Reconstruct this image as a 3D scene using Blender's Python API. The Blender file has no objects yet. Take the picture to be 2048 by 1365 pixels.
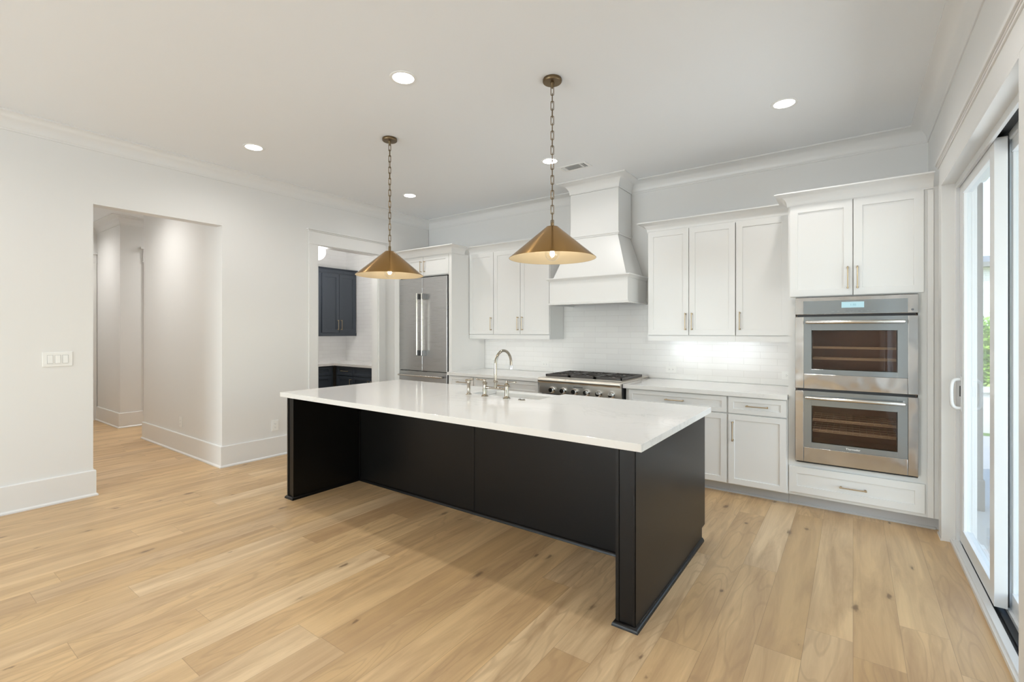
import bpy, bmesh, math, random
from mathutils import Vector, Matrix
random.seed(7)
SC = bpy.context.scene
COL = SC.collection
PI = math.pi

# ------------------------------------------------------------------ camera
cam_d = bpy.data.cameras.new('camera')
cam = bpy.data.objects.new('camera', cam_d); COL.objects.link(cam)
cam_d.sensor_width = 36.0
cam_d.lens = 944.85 / 2048 * 36.0
cam_d.shift_y = -19.5 / 2048
cam_d.clip_start = 0.05; cam_d.clip_end = 400
cam.location = (0, 0, 1.47)
cam.rotation_euler = (PI / 2, 0, math.radians(35.822))
SC.camera = cam

# ------------------------------------------------------------------ colour management and sampling
SC.view_settings.view_transform = 'Standard'
SC.view_settings.look = 'None'
SC.view_settings.exposure = 0.20
SC.view_settings.gamma = 1.0
SC.view_settings.use_curve_mapping = False
SC.cycles.use_denoising = True
SC.cycles.max_bounces = 12
SC.cycles.diffuse_bounces = 6
SC.cycles.glossy_bounces = 6
SC.cycles.transparent_max_bounces = 16
SC.cycles.caustics_reflective = False
SC.cycles.caustics_refractive = False
SC.cycles.sample_clamp_indirect = 4.0
SC.cycles.blur_glossy = 0.5

# ------------------------------------------------------------------ sky
world = bpy.data.worlds.new('sky'); SC.world = world
world.use_nodes = True
_nt = world.node_tree
_bg = _nt.nodes['Background']
_sky = _nt.nodes.new('ShaderNodeTexSky')
_sky.sky_type = 'NISHITA'; _sky.sun_disc = False
_sky.sun_elevation = math.radians(48); _sky.sun_rotation = math.radians(200)
_sky.air_density = 1.3; _sky.dust_density = 1.2
_nt.links.new(_sky.outputs[0], _bg.inputs[0])
_bg.inputs[1].default_value = 0.55
_sd = bpy.data.lights.new('sun', 'SUN'); _sd.energy = 3.2; _sd.angle = .01; _sd.color = (1, .96, .9)
_so = bpy.data.objects.new('sun', _sd); COL.objects.link(_so)
_so.rotation_euler = Vector((.62, .55, -1.05)).to_track_quat('-Z', 'Y').to_euler()

# ------------------------------------------------------------------ daylight at the sliding door, and added fill lamps
def area(name, loc, rot, sx, sy, power, color, portal=False):
    d = bpy.data.lights.new(name, 'AREA'); d.shape = 'RECTANGLE'; d.size = sx; d.size_y = sy
    d.energy = power; d.color = color
    if portal: d.cycles.is_portal = True
    o = bpy.data.objects.new(name, d); COL.objects.link(o); o.location = loc; o.rotation_euler = rot
    return o
DAY = (0.80, 0.90, 1.0)
ADDED_WIN_REAR = (-4.5, -2.9)  # positions of unseen rear windows, added only to light the room
for x in ADDED_WIN_REAR:
    area('window_fill', (x, -6.25, 1.05), (PI / 2 + .45, 0, 0), 1.7, 2.0, 215, DAY)  # added lamps behind the camera that brighten the room
area('window_fill', (1.45, -2.0, 1.0), (0, PI / 2 + .45, 0), 2.1, 2.6, 110, DAY)  # added side lamp behind the camera, cool fill
area('door_daylight', (1.9, 3.4, 1.5), (0, PI / 2 , 0), 2.6, 3.2, 36, (0.82, 0.91, 1.0))
area('ceiling_fill', (2.2, 3.4, .25), (0, 2.25, 0), 1.8, 3.0, 50, (1.0, 0.97, 0.92))  # added low lamp aimed up to brighten ceiling and back wall

SPOT_POWER = 33
LAMP = (1.0, 0.978, 0.945)

# ------------------------------------------------------------------ materials
def mat(name, color, rough=0.5, metal=0.0, spec=0.5, aniso=0.0, coat=0.0):
    m = bpy.data.materials.new(name); m.use_nodes = True
    b = m.node_tree.nodes['Principled BSDF']
    b.inputs['Base Color'].default_value = (*color, 1)
    b.inputs['Roughness'].default_value = rough
    b.inputs['Metallic'].default_value = metal
    b.inputs['Specular IOR Level'].default_value = spec
    b.inputs['Anisotropic'].default_value = aniso
    b.inputs['Coat Weight'].default_value = coat
    return m
class G:
    """small node-graph writer"""
    def __init__(s, m):
        s.t = m.node_tree; s.b = s.t.nodes.get('Principled BSDF')
    def n(s, typ, **kw):
        x = s.t.nodes.new(typ)
        for k, v in kw.items(): setattr(x, k, v)
        return x
    def put(s, sock, v):
        if v is None: return
        if isinstance(v, bpy.types.NodeSocket): s.t.links.new(v, sock)
        else: sock.default_value = v
    def m(s, op, a, b=None, c=None):
        x = s.n('ShaderNodeMath', operation=op)
        s.put(x.inputs[0], a); s.put(x.inputs[1], b); s.put(x.inputs[2], c)
        return x.outputs[0]
    def xyz(s, kind='Object'):
        tc = s.n('ShaderNodeTexCoord'); sp = s.n('ShaderNodeSeparateXYZ')
        s.t.links.new(tc.outputs[kind], sp.inputs[0]); return sp.outputs
    def comb(s, a, b, c):
        x = s.n('ShaderNodeCombineXYZ'); s.put(x.inputs[0], a); s.put(x.inputs[1], b); s.put(x.inputs[2], c)
        return x.outputs[0]
    def noise(s, vec, scale, detail=3, rough=.5, dist=0.0):
        x = s.n('ShaderNodeTexNoise'); s.put(x.inputs['Vector'], vec)
        x.inputs['Scale'].default_value = scale; x.inputs['Detail'].default_value = detail
        x.inputs['Roughness'].default_value = rough; x.inputs['Distortion'].default_value = dist
        return x.outputs[0]
    def ramp(s, fac, stops):
        x = s.n('ShaderNodeValToRGB'); s.put(x.inputs[0], fac)
        e = x.color_ramp.elements
        while len(e) < len(stops): e.new(0.5)
        for i, (p, c) in enumerate(stops):
            e[i].position = p; e[i].color = (*c, 1) if len(c) == 3 else c
        return x.outputs[0]
    def mix(s, fac, a, b, mode='MIX'):
        x = s.n('ShaderNodeMix', data_type='RGBA', blend_type=mode)
        s.put(x.inputs[0], fac)
        s.put(x.inputs[6], a if isinstance(a, bpy.types.NodeSocket) else (*a, 1))
        s.put(x.inputs[7], b if isinstance(b, bpy.types.NodeSocket) else (*b, 1))
        return x.outputs[2]
    def bump(s, h, strength=.1, dist=.01):
        x = s.n('ShaderNodeBump'); s.put(x.inputs['Height'], h)
        x.inputs['Strength'].default_value = strength; x.inputs['Distance'].default_value = dist
        s.t.links.new(x.outputs[0], s.b.inputs['Normal'])

def paint(name, color, rough=.55, bump=.02, scale=220):
    m = mat(name, color, rough); g = G(m)
    tc = g.n('ShaderNodeTexCoord')
    g.bump(g.noise(tc.outputs['Object'], scale, 2), bump, .002)
    return m
M = {}
M['wall'] = paint('wall_paint', (.755, .750, .735), .6, .05)
M['ceil'] = paint('ceiling_paint', (.81, .825, .838), .75, .04)
M['trim'] = paint('trim_paint', (.760, .756, .742), .36, .01)
M['cab'] = paint('white_cabinet_paint', (.775, .772, .758), .34, .01)
M['lowcab'] = paint('white_base_cabinet_paint', (.80, .802, .796), .34, .01)
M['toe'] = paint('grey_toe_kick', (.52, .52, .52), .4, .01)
M['navy'] = paint('dark_slate_paint', (.046, .056, .072), .33, .01)
M['plastic'] = mat('white_plastic', (.83, .83, .81), .3)
M['vinyl'] = mat('white_vinyl', (.72, .73, .735), .3)
M['slot'] = mat('dark_slot', (.03, .03, .03), .6)
M['slotgrey'] = mat('grey_slot', (.22, .22, .22), .6)
M['rubber'] = mat('black_gasket', (.012, .013, .016), .45)
M['iron'] = paint('cast_iron', (.050, .043, .038), .36, .1)
M['fireclay'] = mat('fireclay', (.80, .80, .78), .12)
M['nickel'] = mat('polished_nickel', (.42, .38, .32), .10, 1.0)
M['chrome'] = mat('chrome', (.78, .80, .82), .08, 1.0)
M['pull'] = mat('champagne_bronze', (.50, .40, .27), .30, 1.0)
M['grate_white'] = mat('vent_white', (.78, .78, .77), .4)

# island paint : near black with a faint brush texture
m = mat('black_island_paint', (.0052, .0044, .0040), .33, spec=.30); g = G(m)
p = g.xyz(); g.bump(g.noise(g.comb(g.m('MULTIPLY', p[0], 60), g.m('MULTIPLY', p[1], 60), g.m('MULTIPLY', p[2], 6)), 3, 2), .03, .002)
M['island'] = m

# brushed stainless (vertical or horizontal grain)
def steel(name, color, rough, direction, wav=0.0):
    m = mat(name, color, rough, 1.0); g = G(m)
    p = g.xyz()
    k = {'v': (260, 260, 2.5), 'h': (2.5, 2.5, 260)}[direction]
    v = g.comb(g.m('MULTIPLY', p[0], k[0]), g.m('MULTIPLY', p[1], k[1]), g.m('MULTIPLY', p[2], k[2]))
    n = g.noise(v, 1.0, 3)
    g.put(g.b.inputs['Roughness'], g.m('MULTIPLY_ADD', n, .05, rough - .025))
    if wav:
        tc = g.n('ShaderNodeTexCoord')
        g.bump(g.noise(tc.outputs['Object'], 5.5, 1), wav, .03)
    else:
        g.bump(n, .008, .001)
    return m
M['steel'] = steel('brushed_steel', (.62, .62, .62), .28, 'h')
M['ovensteel'] = steel('polished_oven_steel', (.56, .555, .55), .13, 'h', .22)
M['rangesteel'] = steel('range_steel', (.72, .68, .62), .30, 'v')
M['handlesteel'] = steel('satin_handle_steel', (.74, .71, .66), .24, 'h')
M['hinge'] = mat('dark_bracket_steel', (.26, .26, .26), .35, 1.0)

# brass
m = mat('brushed_brass', (.42, .245, .085), .22, 1.0, aniso=.9); g = G(m); g.b.inputs['Anisotropic Rotation'].default_value = .25
tn = g.n('ShaderNodeTangent', direction_type='RADIAL', axis='Z'); g.t.links.new(tn.outputs[0], g.b.inputs['Tangent'])
tc = g.n('ShaderNodeTexCoord')
g.put(g.b.inputs['Roughness'], g.m('MULTIPLY_ADD', g.noise(tc.outputs['Object'], 9, 3), .08, .20))
M['brass'] = m
M['brass_in'] = mat('shade_lining', (.60, .49, .32), .5, .6)
M['chain'] = mat('aged_brass', (.19, .135, .075), .36, 1.0)

# quartz
m = mat('white_quartz', (.755, .742, .722), .11); g = G(m)
tc = g.n('ShaderNodeTexCoord')
n = g.noise(tc.outputs['Object'], 1.6, 6, .62, 1.3)
vein = g.ramp(g.m('ABSOLUTE', g.m('SUBTRACT', n, .5)), [(0, (1, 1, 1)), (.012, (.25, .25, .25)), (.03, (0, 0, 0))])
patch = g.ramp(g.noise(tc.outputs['Object'], .9, 2), [(.5, (0, 0, 0)), (.7, (1, 1, 1))])
g.put(g.b.inputs['Base Color'], g.mix(g.m('MULTIPLY', g.m('MULTIPLY', vein, patch), .45), (.755, .742, .722), (.50, .48, .47)))
M['quartz'] = m

# subway tile: coordinate along the wall (a) and height
def tile(name, axis):
    m = mat(name, (.84, .83, .82), .16); g = G(m)
    p = g.xyz('Object')
    a = p[0] if axis == 'x' else p[1]
    br = g.n('ShaderNodeTexBrick'); br.offset = .5; br.squash = 1
    g.t.links.new(g.comb(a, g.m('ADD', p[2], .003), 0), br.inputs['Vector'])
    br.inputs['Scale'].default_value = 1.0
    br.inputs['Brick Width'].default_value = .305; br.inputs['Row Height'].default_value = .0665
    br.inputs['Mortar Size'].default_value = .0016; br.inputs['Mortar Smooth'].default_value = .25
    br.inputs['Color1'].default_value = (.84, .835, .82, 1); br.inputs['Color2'].default_value = (.81, .80, .79, 1)
    br.inputs['Mortar'].default_value = (.70, .69, .67, 1)
    g.t.links.new(br.outputs['Color'], g.b.inputs['Base Color'])
    tc = g.n('ShaderNodeTexCoord')
    wob = g.noise(tc.outputs['Object'], 14, 1)
    g.bump(g.m('ADD', g.m('MULTIPLY', br.outputs['Fac'], -1.0), g.m('MULTIPLY', wob, .5)), .18, .002)
    return m
M['tile'] = tile('subway_tile', 'x')
M['tile_y'] = tile('subway_tile_side', 'y')

# oak floor
def oak():
    m = mat('oak_planks', (.6, .42, .25), .38); g = G(m)
    p = g.xyz()
    W, L = .188, 1.95
    u = g.m('DIVIDE', p[0], W); row = g.m('FLOOR', u); fu = g.m('FRACT', u)
    wn = g.n('ShaderNodeTexWhiteNoise', noise_dimensions='1D'); g.put(wn.inputs['W'], row)
    v = g.m('ADD', g.m('DIVIDE', p[1], L), g.m('MULTIPLY', wn.outputs['Value'], 9.7))
    seg = g.m('FLOOR', v); fv = g.m('FRACT', v)
    wid = g.n('ShaderNodeTexWhiteNoise', noise_dimensions='2D')
    g.t.links.new(g.comb(row, seg, 0), wid.inputs['Vector'])
    rid = wid.outputs['Value']
    wid2 = g.n('ShaderNodeTexWhiteNoise', noise_dimensions='3D')
    g.t.links.new(g.comb(row, seg, 4.2), wid2.inputs['Vector'])
    r2 = wid2.outputs['Value']
    off = g.m('MULTIPLY', rid, 37.0)
    # grain: stretched noise, a warped cathedral band and a fine fibre
    gx = g.m('ADD', g.m('MULTIPLY', p[0], 11), off)
    gy = g.m('MULTIPLY', p[1], 1.1)
    n1 = g.noise(g.comb(gx, gy, off), 1.0, 5, .6, .6)
    n2 = g.noise(g.comb(g.m('MULTIPLY', gx, 9), g.m('MULTIPLY', gy, 3), off), 1.0, 3, .6)
    warp = g.noise(g.comb(g.m('MULTIPLY', gx, .45), g.m('MULTIPLY', gy, .8), g.m('ADD', off, 5)), 1.0, 2, .5)
    ring = g.m('SINE', g.m('MULTIPLY', warp, 85))
    ringm = g.m('MULTIPLY', g.ramp(ring, [(.55, (0, 0, 0)), (1, (1, 1, 1))]), g.m('GREATER_THAN', r2, .40))
    tone = g.ramp(rid, [(0, (.59, .39, .19)), (.3, (.75, .53, .285)), (.6, (.68, .46, .235)), (.85, (.80, .60, .365)), (1, (.49, .31, .15))])
    c = g.mix(g.ramp(n1, [(.36, (.0, 0, 0)), (.66, (.75, .75, .75))]), tone, (.40, .255, .135))
    c = g.mix(g.m('MULTIPLY', n2, .30), c, (.36, .23, .12))
    c = g.mix(g.m('MULTIPLY', ringm, .30), c, (.34, .22, .12))
    # knots
    vo = g.n('ShaderNodeTexVoronoi', feature='F1', voronoi_dimensions='2D'); vo.inputs['Scale'].default_value = 1.0
    wob = g.m('MULTIPLY', g.m('SUBTRACT', g.noise(g.comb(g.m('MULTIPLY', p[0], 26), g.m('MULTIPLY', p[1], 14), 0), 1, 4), .5), .16)
    g.t.links.new(g.comb(g.m('ADD', g.m('MULTIPLY', p[0], 3.3), .37), g.m('MULTIPLY', p[1], 1.25), 0), vo.inputs['Vector'])
    kd = g.m('MULTIPLY', g.m('ADD', vo.outputs['Distance'], wob), g.m('MULTIPLY_ADD', g.m('FRACT', g.m('MULTIPLY', vo.outputs['Color'], 23.7)), 2.2, 1.0))
    knot = g.m('MULTIPLY', g.ramp(kd, [(.02, (1, 1, 1)), (.045, (.75, .75, .75)), (.075, (.22, .22, .22)), (.17, (0, 0, 0))]), g.m('GREATER_THAN', g.m('FRACT', g.m('MULTIPLY', vo.outputs['Color'], 7.3)), .25))
    c = g.mix(g.m('MULTIPLY', knot, .75), c, (.13, .075, .04))
    # seams between boards
    eu = g.m('MULTIPLY', g.m('MINIMUM', fu, g.m('SUBTRACT', 1.0, fu)), W)
    ev = g.m('MULTIPLY', g.m('MINIMUM', fv, g.m('SUBTRACT', 1.0, fv)), L)
    e = g.m('MINIMUM', eu, ev)
    seam = g.m('SUBTRACT', 1.0, g.m('MINIMUM', g.m('DIVIDE', e, .0016), 1.0))
    c = g.mix(g.m('MULTIPLY', seam, .55), c, (.16, .10, .055))
    g.put(g.b.inputs['Base Color'], c)
    g.put(g.b.inputs['Roughness'], g.m('MULTIPLY_ADD', n1, .16, .30))
    g.bump(g.m('ADD', g.m('MULTIPLY', seam, -1.0), g.m('MULTIPLY', n2, .10)), .22, .0015)
    return m
M['oak'] = oak()

def emis(name, color, s):
    m = bpy.data.materials.new(name); m.use_nodes = True; t = m.node_tree
    t.nodes.remove(t.nodes['Principled BSDF'])
    e = t.nodes.new('ShaderNodeEmission'); e.inputs[0].default_value = (*color, 1); e.inputs[1].default_value = s
    t.links.new(e.outputs[0], t.nodes['Material Output'].inputs[0]); return m
M['lens'] = emis('lamp_lens', (1, .97, .93), 14)
M['filament'] = emis('filament', (1, .90, .76), 160)
M['led'] = emis('led_strip', (1, .97, .93), 7.5)
M['globe'] = emis('globe_glass_lit', (1, .97, .92), 3.0)
M['display'] = emis('lit_display', (.55, .82, .88), .85)
M['digits'] = emis('display_digits', (.30, .60, .68), .7)

def glass(name, tint, rough=0.0, k=1.0):
    m = bpy.data.materials.new(name); m.use_nodes = True; t = m.node_tree
    t.nodes.remove(t.nodes['Principled BSDF'])
    tr = t.nodes.new('ShaderNodeBsdfTransparent'); tr.inputs[0].default_value = (*tint, 1)
    gl = t.nodes.new('ShaderNodeBsdfGlossy'); gl.inputs['Roughness'].default_value = rough
    gl.inputs['Color'].default_value = (.95, .97, 1, 1)
    ge = t.nodes.new('ShaderNodeNewGeometry'); dt = t.nodes.new('ShaderNodeVectorMath'); dt.operation = 'DOT_PRODUCT'
    t.links.new(ge.outputs['Normal'], dt.inputs[0]); t.links.new(ge.outputs['Incoming'], dt.inputs[1])
    def mm(op, a, b=0.0):
        q = t.nodes.new('ShaderNodeMath'); q.operation = op
        for i_, v_ in enumerate((a, b)):
            if isinstance(v_, bpy.types.NodeSocket): t.links.new(v_, q.inputs[i_])
            else: q.inputs[i_].default_value = v_
        return q
    fr = mm('ADD', mm('MULTIPLY', mm('POWER', mm('SUBTRACT', 1.0, mm('ABSOLUTE', dt.outputs['Value']).outputs[0]).outputs[0], 5.0).outputs[0], .96).outputs[0], .04)
    mu = t.nodes.new('ShaderNodeMath'); mu.operation = 'MULTIPLY'; mu.use_clamp = True; mu.inputs[1].default_value = k
    t.links.new(fr.outputs[0], mu.inputs[0])
    mx = t.nodes.new('ShaderNodeMixShader')
    t.links.new(mu.outputs[0], mx.inputs[0]); t.links.new(tr.outputs[0], mx.inputs[1]); t.links.new(gl.outputs[0], mx.inputs[2])
    t.links.new(mx.outputs[0], t.nodes['Material Output'].inputs[0]); return m
M['pane'] = glass('window_glass', (.95, .97, .97), 0, .62)
M['bulb'] = glass('bulb_glass', (.97, .965, .95), 0, 1.6)
M['ovenglass'] = glass('oven_window_glass', (.78, .72, .68), 0, .9)
M['greyglass'] = mat('grey_mirror_glass', (.30, .33, .345), .10, .55)
M['cavity'] = mat('oven_enamel', (.42, .26, .19), .4)
M['rackwire'] = mat('oven_rack_wire', (.95, .80, .58), .3, .25)
M['lettering'] = mat('pale_lettering', (.85, .87, .88), .4)
M['legend'] = mat('grey_legend', (.14, .15, .16), .4)

# ------------------------------------------------------------------ geometry helpers
class MB:
    def __init__(s): s.bm = bmesh.new()
    def box(s, x0, x1, y0, y1, z0, z1):
        v = [s.bm.verts.new(p) for p in ((x0, y0, z0), (x1, y0, z0), (x1, y1, z0), (x0, y1, z0), (x0, y0, z1), (x1, y0, z1), (x1, y1, z1), (x0, y1, z1))]
        for f in ((3, 2, 1, 0), (4, 5, 6, 7), (0, 1, 5, 4), (1, 2, 6, 5), (2, 3, 7, 6), (3, 0, 4, 7)):
            s.bm.faces.new([v[i] for i in f])
        return s
    def face(s, pts):
        s.bm.faces.new([s.bm.verts.new(p) for p in pts]); return s
    def lathe(s, prof, c=(0, 0, 0), n=40, axis='z', cap=True):
        """prof: (radius, height) pairs"""
        rings = []
        for r, h in prof:
            ring = []
            for i in range(n):
                a = 2 * PI * i / n; q = (r * math.cos(a), r * math.sin(a), h)
                if axis == 'y': q = (q[0], -q[2], q[1])
                elif axis == 'x': q = (q[2], q[0], q[1])
                ring.append(s.bm.verts.new((q[0] + c[0], q[1] + c[1], q[2] + c[2])))
            rings.append(ring)
        for a, b in zip(rings, rings[1:]):
            for i in range(n):
                s.bm.faces.new((a[i], a[(i + 1) % n], b[(i + 1) % n], b[i]))
        if cap:
            s.bm.faces.new(rings[0][::-1]); s.bm.faces.new(rings[-1])
        return s
    def tube(s, path, r, n=12, closed=False):
        path = [Vector(p) for p in path]; N = len(path)
        rr = r if isinstance(r, (list, tuple)) else [r] * N
        rings = []; up = None
        for i, p in enumerate(path):
            if closed: t = (path[(i + 1) % N] - path[i - 1]).normalized()
            elif i == 0: t = (path[1] - p).normalized()
            elif i == N - 1: t = (p - path[-2]).normalized()
            else: t = ((path[i + 1] - p).normalized() + (p - path[i - 1]).normalized()).normalized()
            if up is None:
                up = Vector((0, 0, 1)) if abs(t.z) < .9 else Vector((1, 0, 0))
            sd = t.cross(up)
            if sd.length < 1e-4: sd = t.cross(Vector((0, 1, 0)))
            sd.normalize(); up = sd.cross(t).normalized()
            rings.append([s.bm.verts.new(p + (sd * math.cos(2 * PI * k / n) + up * math.sin(2 * PI * k / n)) * rr[i]) for k in range(n)])
        pr = list(zip(rings, rings[1:]))
        if closed: pr.append((rings[-1], rings[0]))
        for a, b in pr:
            for k in range(n): s.bm.faces.new((a[k], a[(k + 1) % n], b[(k + 1) % n], b[k]))
        if not closed:
            s.bm.faces.new(rings[0][::-1]); s.bm.faces.new(rings[-1])
        return s
    def extrude_poly(s, pts, v):
        """prism from a planar polygon and an extrusion vector"""
        v = Vector(v)
        a = [s.bm.verts.new(p) for p in pts]; b = [s.bm.verts.new(Vector(p) + v) for p in pts]
        s.bm.faces.new(a[::-1]); s.bm.faces.new(b)
        n = len(pts)
        for i in range(n): s.bm.faces.new((a[i], a[(i + 1) % n], b[(i + 1) % n], b[i]))
        return s
    def sweep(s, path, prof, z=0.0):
        """path: XY polyline with the open side on its left; prof: closed polygon of (distance from wall, height)"""
        P = [Vector((x, y)) for x, y in path]; n = len(P); rings = []
        for i in range(n):
            ds = []
            if i > 0: ds.append((P[i] - P[i - 1]).normalized())
            if i < n - 1: ds.append((P[i + 1] - P[i]).normalized())
            ns = [Vector((-d.y, d.x)) for d in ds]
            if len(ns) == 2:
                m_ = (ns[0] + ns[1]); m_ = m_ / m_.dot(ns[0]) if abs(m_.dot(ns[0])) > 1e-5 else ns[0]
            else: m_ = ns[0]
            rings.append([s.bm.verts.new((P[i].x + m_.x * d, P[i].y + m_.y * d, z + h)) for d, h in prof])
        k = len(prof)
        for a, b in zip(rings, rings[1:]):
            for j in range(k): s.bm.faces.new((a[j], a[(j + 1) % k], b[(j + 1) % k], b[j]))
        s.bm.faces.new(rings[0]); s.bm.faces.new(rings[-1][::-1])
        return s
    def build(s, name, m, parent=None, bevel=0, smooth=False, seg=2):
        bmesh.ops.recalc_face_normals(s.bm, faces=s.bm.faces)
        me = bpy.data.meshes.new(name); s.bm.to_mesh(me); s.bm.free()
        me.materials.append(m)
        o = bpy.data.objects.new(name, me); COL.objects.link(o)
        if parent: o.parent = parent
        if bevel:
            b = o.modifiers.new('bevel', 'BEVEL'); b.width = bevel; b.segments = seg; b.limit_method = 'ANGLE'; b.angle_limit = math.radians(40)
        if smooth:
            for p_ in me.polygons: p_.use_smooth = True
            try: me.set_sharp_from_angle(angle=math.radians(42))
            except Exception: pass
        return o
def box(name, m, parent, x0, x1, y0, y1, z0, z1, bevel=0):
    return MB().box(x0, x1, y0, y1, z0, z1).build(name, m, parent, bevel)
def tag(o, label, cat, group=None, kind=None):
    o['label'] = label; o['category'] = cat
    if group: o['group'] = group
    if kind: o['kind'] = kind
    return o
def thing(name, label, cat, loc=(0, 0, 0), rz=0, group=None):
    o = bpy.data.objects.new(name, None); COL.objects.link(o); o.empty_display_size = .1
    o.location = loc; o.rotation_euler = (0, 0, rz)
    return tag(o, label, cat, group)
def struct(o): o['kind'] = 'structure'; return o
def copy_tree(o, parent=None):
    c = o.copy(); COL.objects.link(c)
    if parent: c.parent = parent
    for ch in list(o.children): copy_tree(ch, c)
    return c

# shaker panel: front face at y=yf looking towards -y
def shaker_mb(x0, x1, z0, z1, yf, t=.02, fw=.057, rec=.009):
    b = MB(); bm = b.bm
    def rect(a0, a1, c0, c1, y): return [bm.verts.new(p) for p in ((a0, y, c0), (a1, y, c0), (a1, y, c1), (a0, y, c1))]
    o = rect(x0, x1, z0, z1, yf); i = rect(x0 + fw, x1 - fw, z0 + fw, z1 - fw, yf)
    r = rect(x0 + fw, x1 - fw, z0 + fw, z1 - fw, yf + rec); k = rect(x0, x1, z0, z1, yf + t)
    for j in range(4):
        q = (j + 1) % 4
        bm.faces.new((o[j], o[q], i[q], i[j])); bm.faces.new((i[j], i[q], r[q], r[j])); bm.faces.new((o[q], o[j], k[j], k[q]))
    bm.faces.new(r); bm.faces.new(k[::-1])
    return b
def door(parent, x0, x1, z0, z1, yf, m, name='door', fw=.057):
    return shaker_mb(x0, x1, z0, z1, yf, fw=fw).build(name, m, parent, .0015)
PULLM = None
def pull(parent, x, z, yf, vertical, L=.165, name='handle', m=None):
    """slender bar pull on two short posts"""
    b = MB(); h = L / 2; d = .030; r = .0048
    def P(a, y): return (x, y, z + a) if vertical else (x + a, y, z)
    b.tube([P(-h - .006, yf - d), P(-h, yf - d), P(-h + .014, yf - d), P(h - .014, yf - d), P(h, yf - d), P(h + .006, yf - d)], [.0042, .0062, r, r, .0062, .0042], 10)
    for s_ in (-1, 1):
        b.tube([P(s_ * (h - .004), yf - d), P(s_ * (h - .004), yf - .004)], .0045, 10)
        b.tube([P(s_ * (h - .004), yf - .005), P(s_ * (h - .004), yf + .0005)], .0075, 12)
    return b.build(name, m or M['pull'], parent, smooth=True)

COVE = lambda H, D: ([(0, 0), (.008, 0), (.008, .012 if H > .1 else .008)] +
        [(.010 + (D - .018) * (1 - math.cos(a * PI / 16)), (.014 if H > .1 else .010) + (H - .026) * math.sin(a * PI / 16)) for a in range(0, 9)] +
        [(D, H - .010), (D, H), (0, H)])

# ------------------------------------------------------------------ room shell
XL, XR, YB, ZC = -5.515, .523, 5.355, 3.22
struct(box('floor', M['oak'], None, -10.4, .575, -5.62, 5.5, -.06, 0))
struct(box('ceiling', M['ceil'], None, -10.4, .70, -5.62, 5.5, ZC, ZC + .08))
w = MB()
for a, b_, c, d in ((-5.5, 1.235, 0, ZC), (1.235, 2.30, 2.61, ZC), (2.30, 3.417, 0, ZC), (3.417, 4.368, 2.57, ZC), (4.368, YB, 0, ZC)):
    w.box(-5.645, XL, a, b_, c, d)
struct(w.build('wall_left', M['wall']))
struct(box('wall_back', M['wall'], None, -7.89, .70, YB + .008, 5.5, 0, ZC))
w = MB()
for a, b_, c, d in ((-5.5, -3.3, 0, ZC), (-3.3, -.7, 0, .35), (-3.3, -.7, 2.55, ZC), (-.7, 2.53, 0, ZC), (2.53, 4.47, 2.51, ZC), (4.47, YB + .008, 0, ZC)):
    w.box(XR, .68, a, b_, c, d)
struct(w.build('wall_right', M['wall']))
w = MB(); xs = [-5.645]
for x in ADDED_WIN_REAR:
    w.box(xs[-1], x - .65, -5.62, -5.5, 0, ZC); w.box(x - .65, x + .65, -5.62, -5.5, 0, .5); w.box(x - .65, x + .65, -5.62, -5.5, 2.6, ZC); xs.append(x + .65)
w.box(xs[-1], .68, -5.62, -5.5, 0, ZC)
struct(w.build('wall_front', M['wall']))
for i, x in enumerate(ADDED_WIN_REAR):
    f = MB()
    f.box(x - .65, x - .59, -5.59, -5.53, .5, 2.6).box(x + .59, x + .65, -5.59, -5.53, .5, 2.6).box(x - .59, x + .59, -5.59, -5.53, .5, .56).box(x - .59, x + .59, -5.59, -5.53, 2.54, 2.6).box(x - .59, x + .59, -5.58, -5.54, 1.53, 1.57)
    f = struct(f.build('window_%d' % (i + 1), M['vinyl']))  # invented window out of view, there to let light in
    box('glass_pane', M['pane'], f, x - .59, x + .59, -5.563, -5.557, .56, 2.54)
f = MB(); f.box(.57, .63, -3.3, -3.24, .35, 2.55).box(.57, .63, -.76, -.7, .35, 2.55).box(.57, .63, -3.24, -.76, .35, .41).box(.57, .63, -3.24, -.76, 2.49, 2.55).box(.58, .62, -2.03, -1.97, .41, 2.49)
f = struct(f.build('window_4', M['vinyl'])); box('glass_pane', M['pane'], f, .597, .603, -3.24, -.76, .41, 2.49)  # invented side window out of view, adds cool light
# hall
struct(box('wall_hall_side', M['wall'], None, -7.89, -5.645, 2.30, 2.43, 0, ZC))
struct(box('wall_pantry_side', M['wall'], None, -7.89, -7.71, 2.43, YB, 0, ZC))
struct(box('wall_hall_corner', M['wall'], None, -10.2, -9.007, 2.328, 5.4, 0, ZC))
struct(box('wall_hall_end', M['wall'], None, -10.3, -10.18, .2, 2.328, 0, ZC))
struct(box('wall_hall_near', M['wall'], None, -10.2, -5.645, 1.00, 1.12, 0, ZC))
struct(box('wall_corridor_end', M['wall'], None, -9.007, -7.89, 5.35, 5.45, 0, ZC))
# crown
cp = COVE(.135, .125)
CZ = 3.088
def trim(mb, n, m=None, bevel=0, smooth=False): return struct(mb.build('trim_%d' % n, m or M['trim'], None, bevel, smooth))
trim(MB().sweep([(XR, -5.5), (XR, YB + .008), (-2.127, YB + .008), (-2.127, 4.98), (-2.733, 4.98), (-2.733, YB + .008), (XL, YB + .008), (XL, -5.5)], [(d, h * .978) for d, h in cp], CZ), 1, smooth=True)
trim(MB().sweep([(-5.645, 2.30), (-7.89, 2.30), (-7.89, 5.35), (-9.007, 5.35), (-9.007, 2.328), (-10.18, 2.328), (-10.18, 1.12)], [(d, h * .978) for d, h in cp], CZ), 2, smooth=True)
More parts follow.
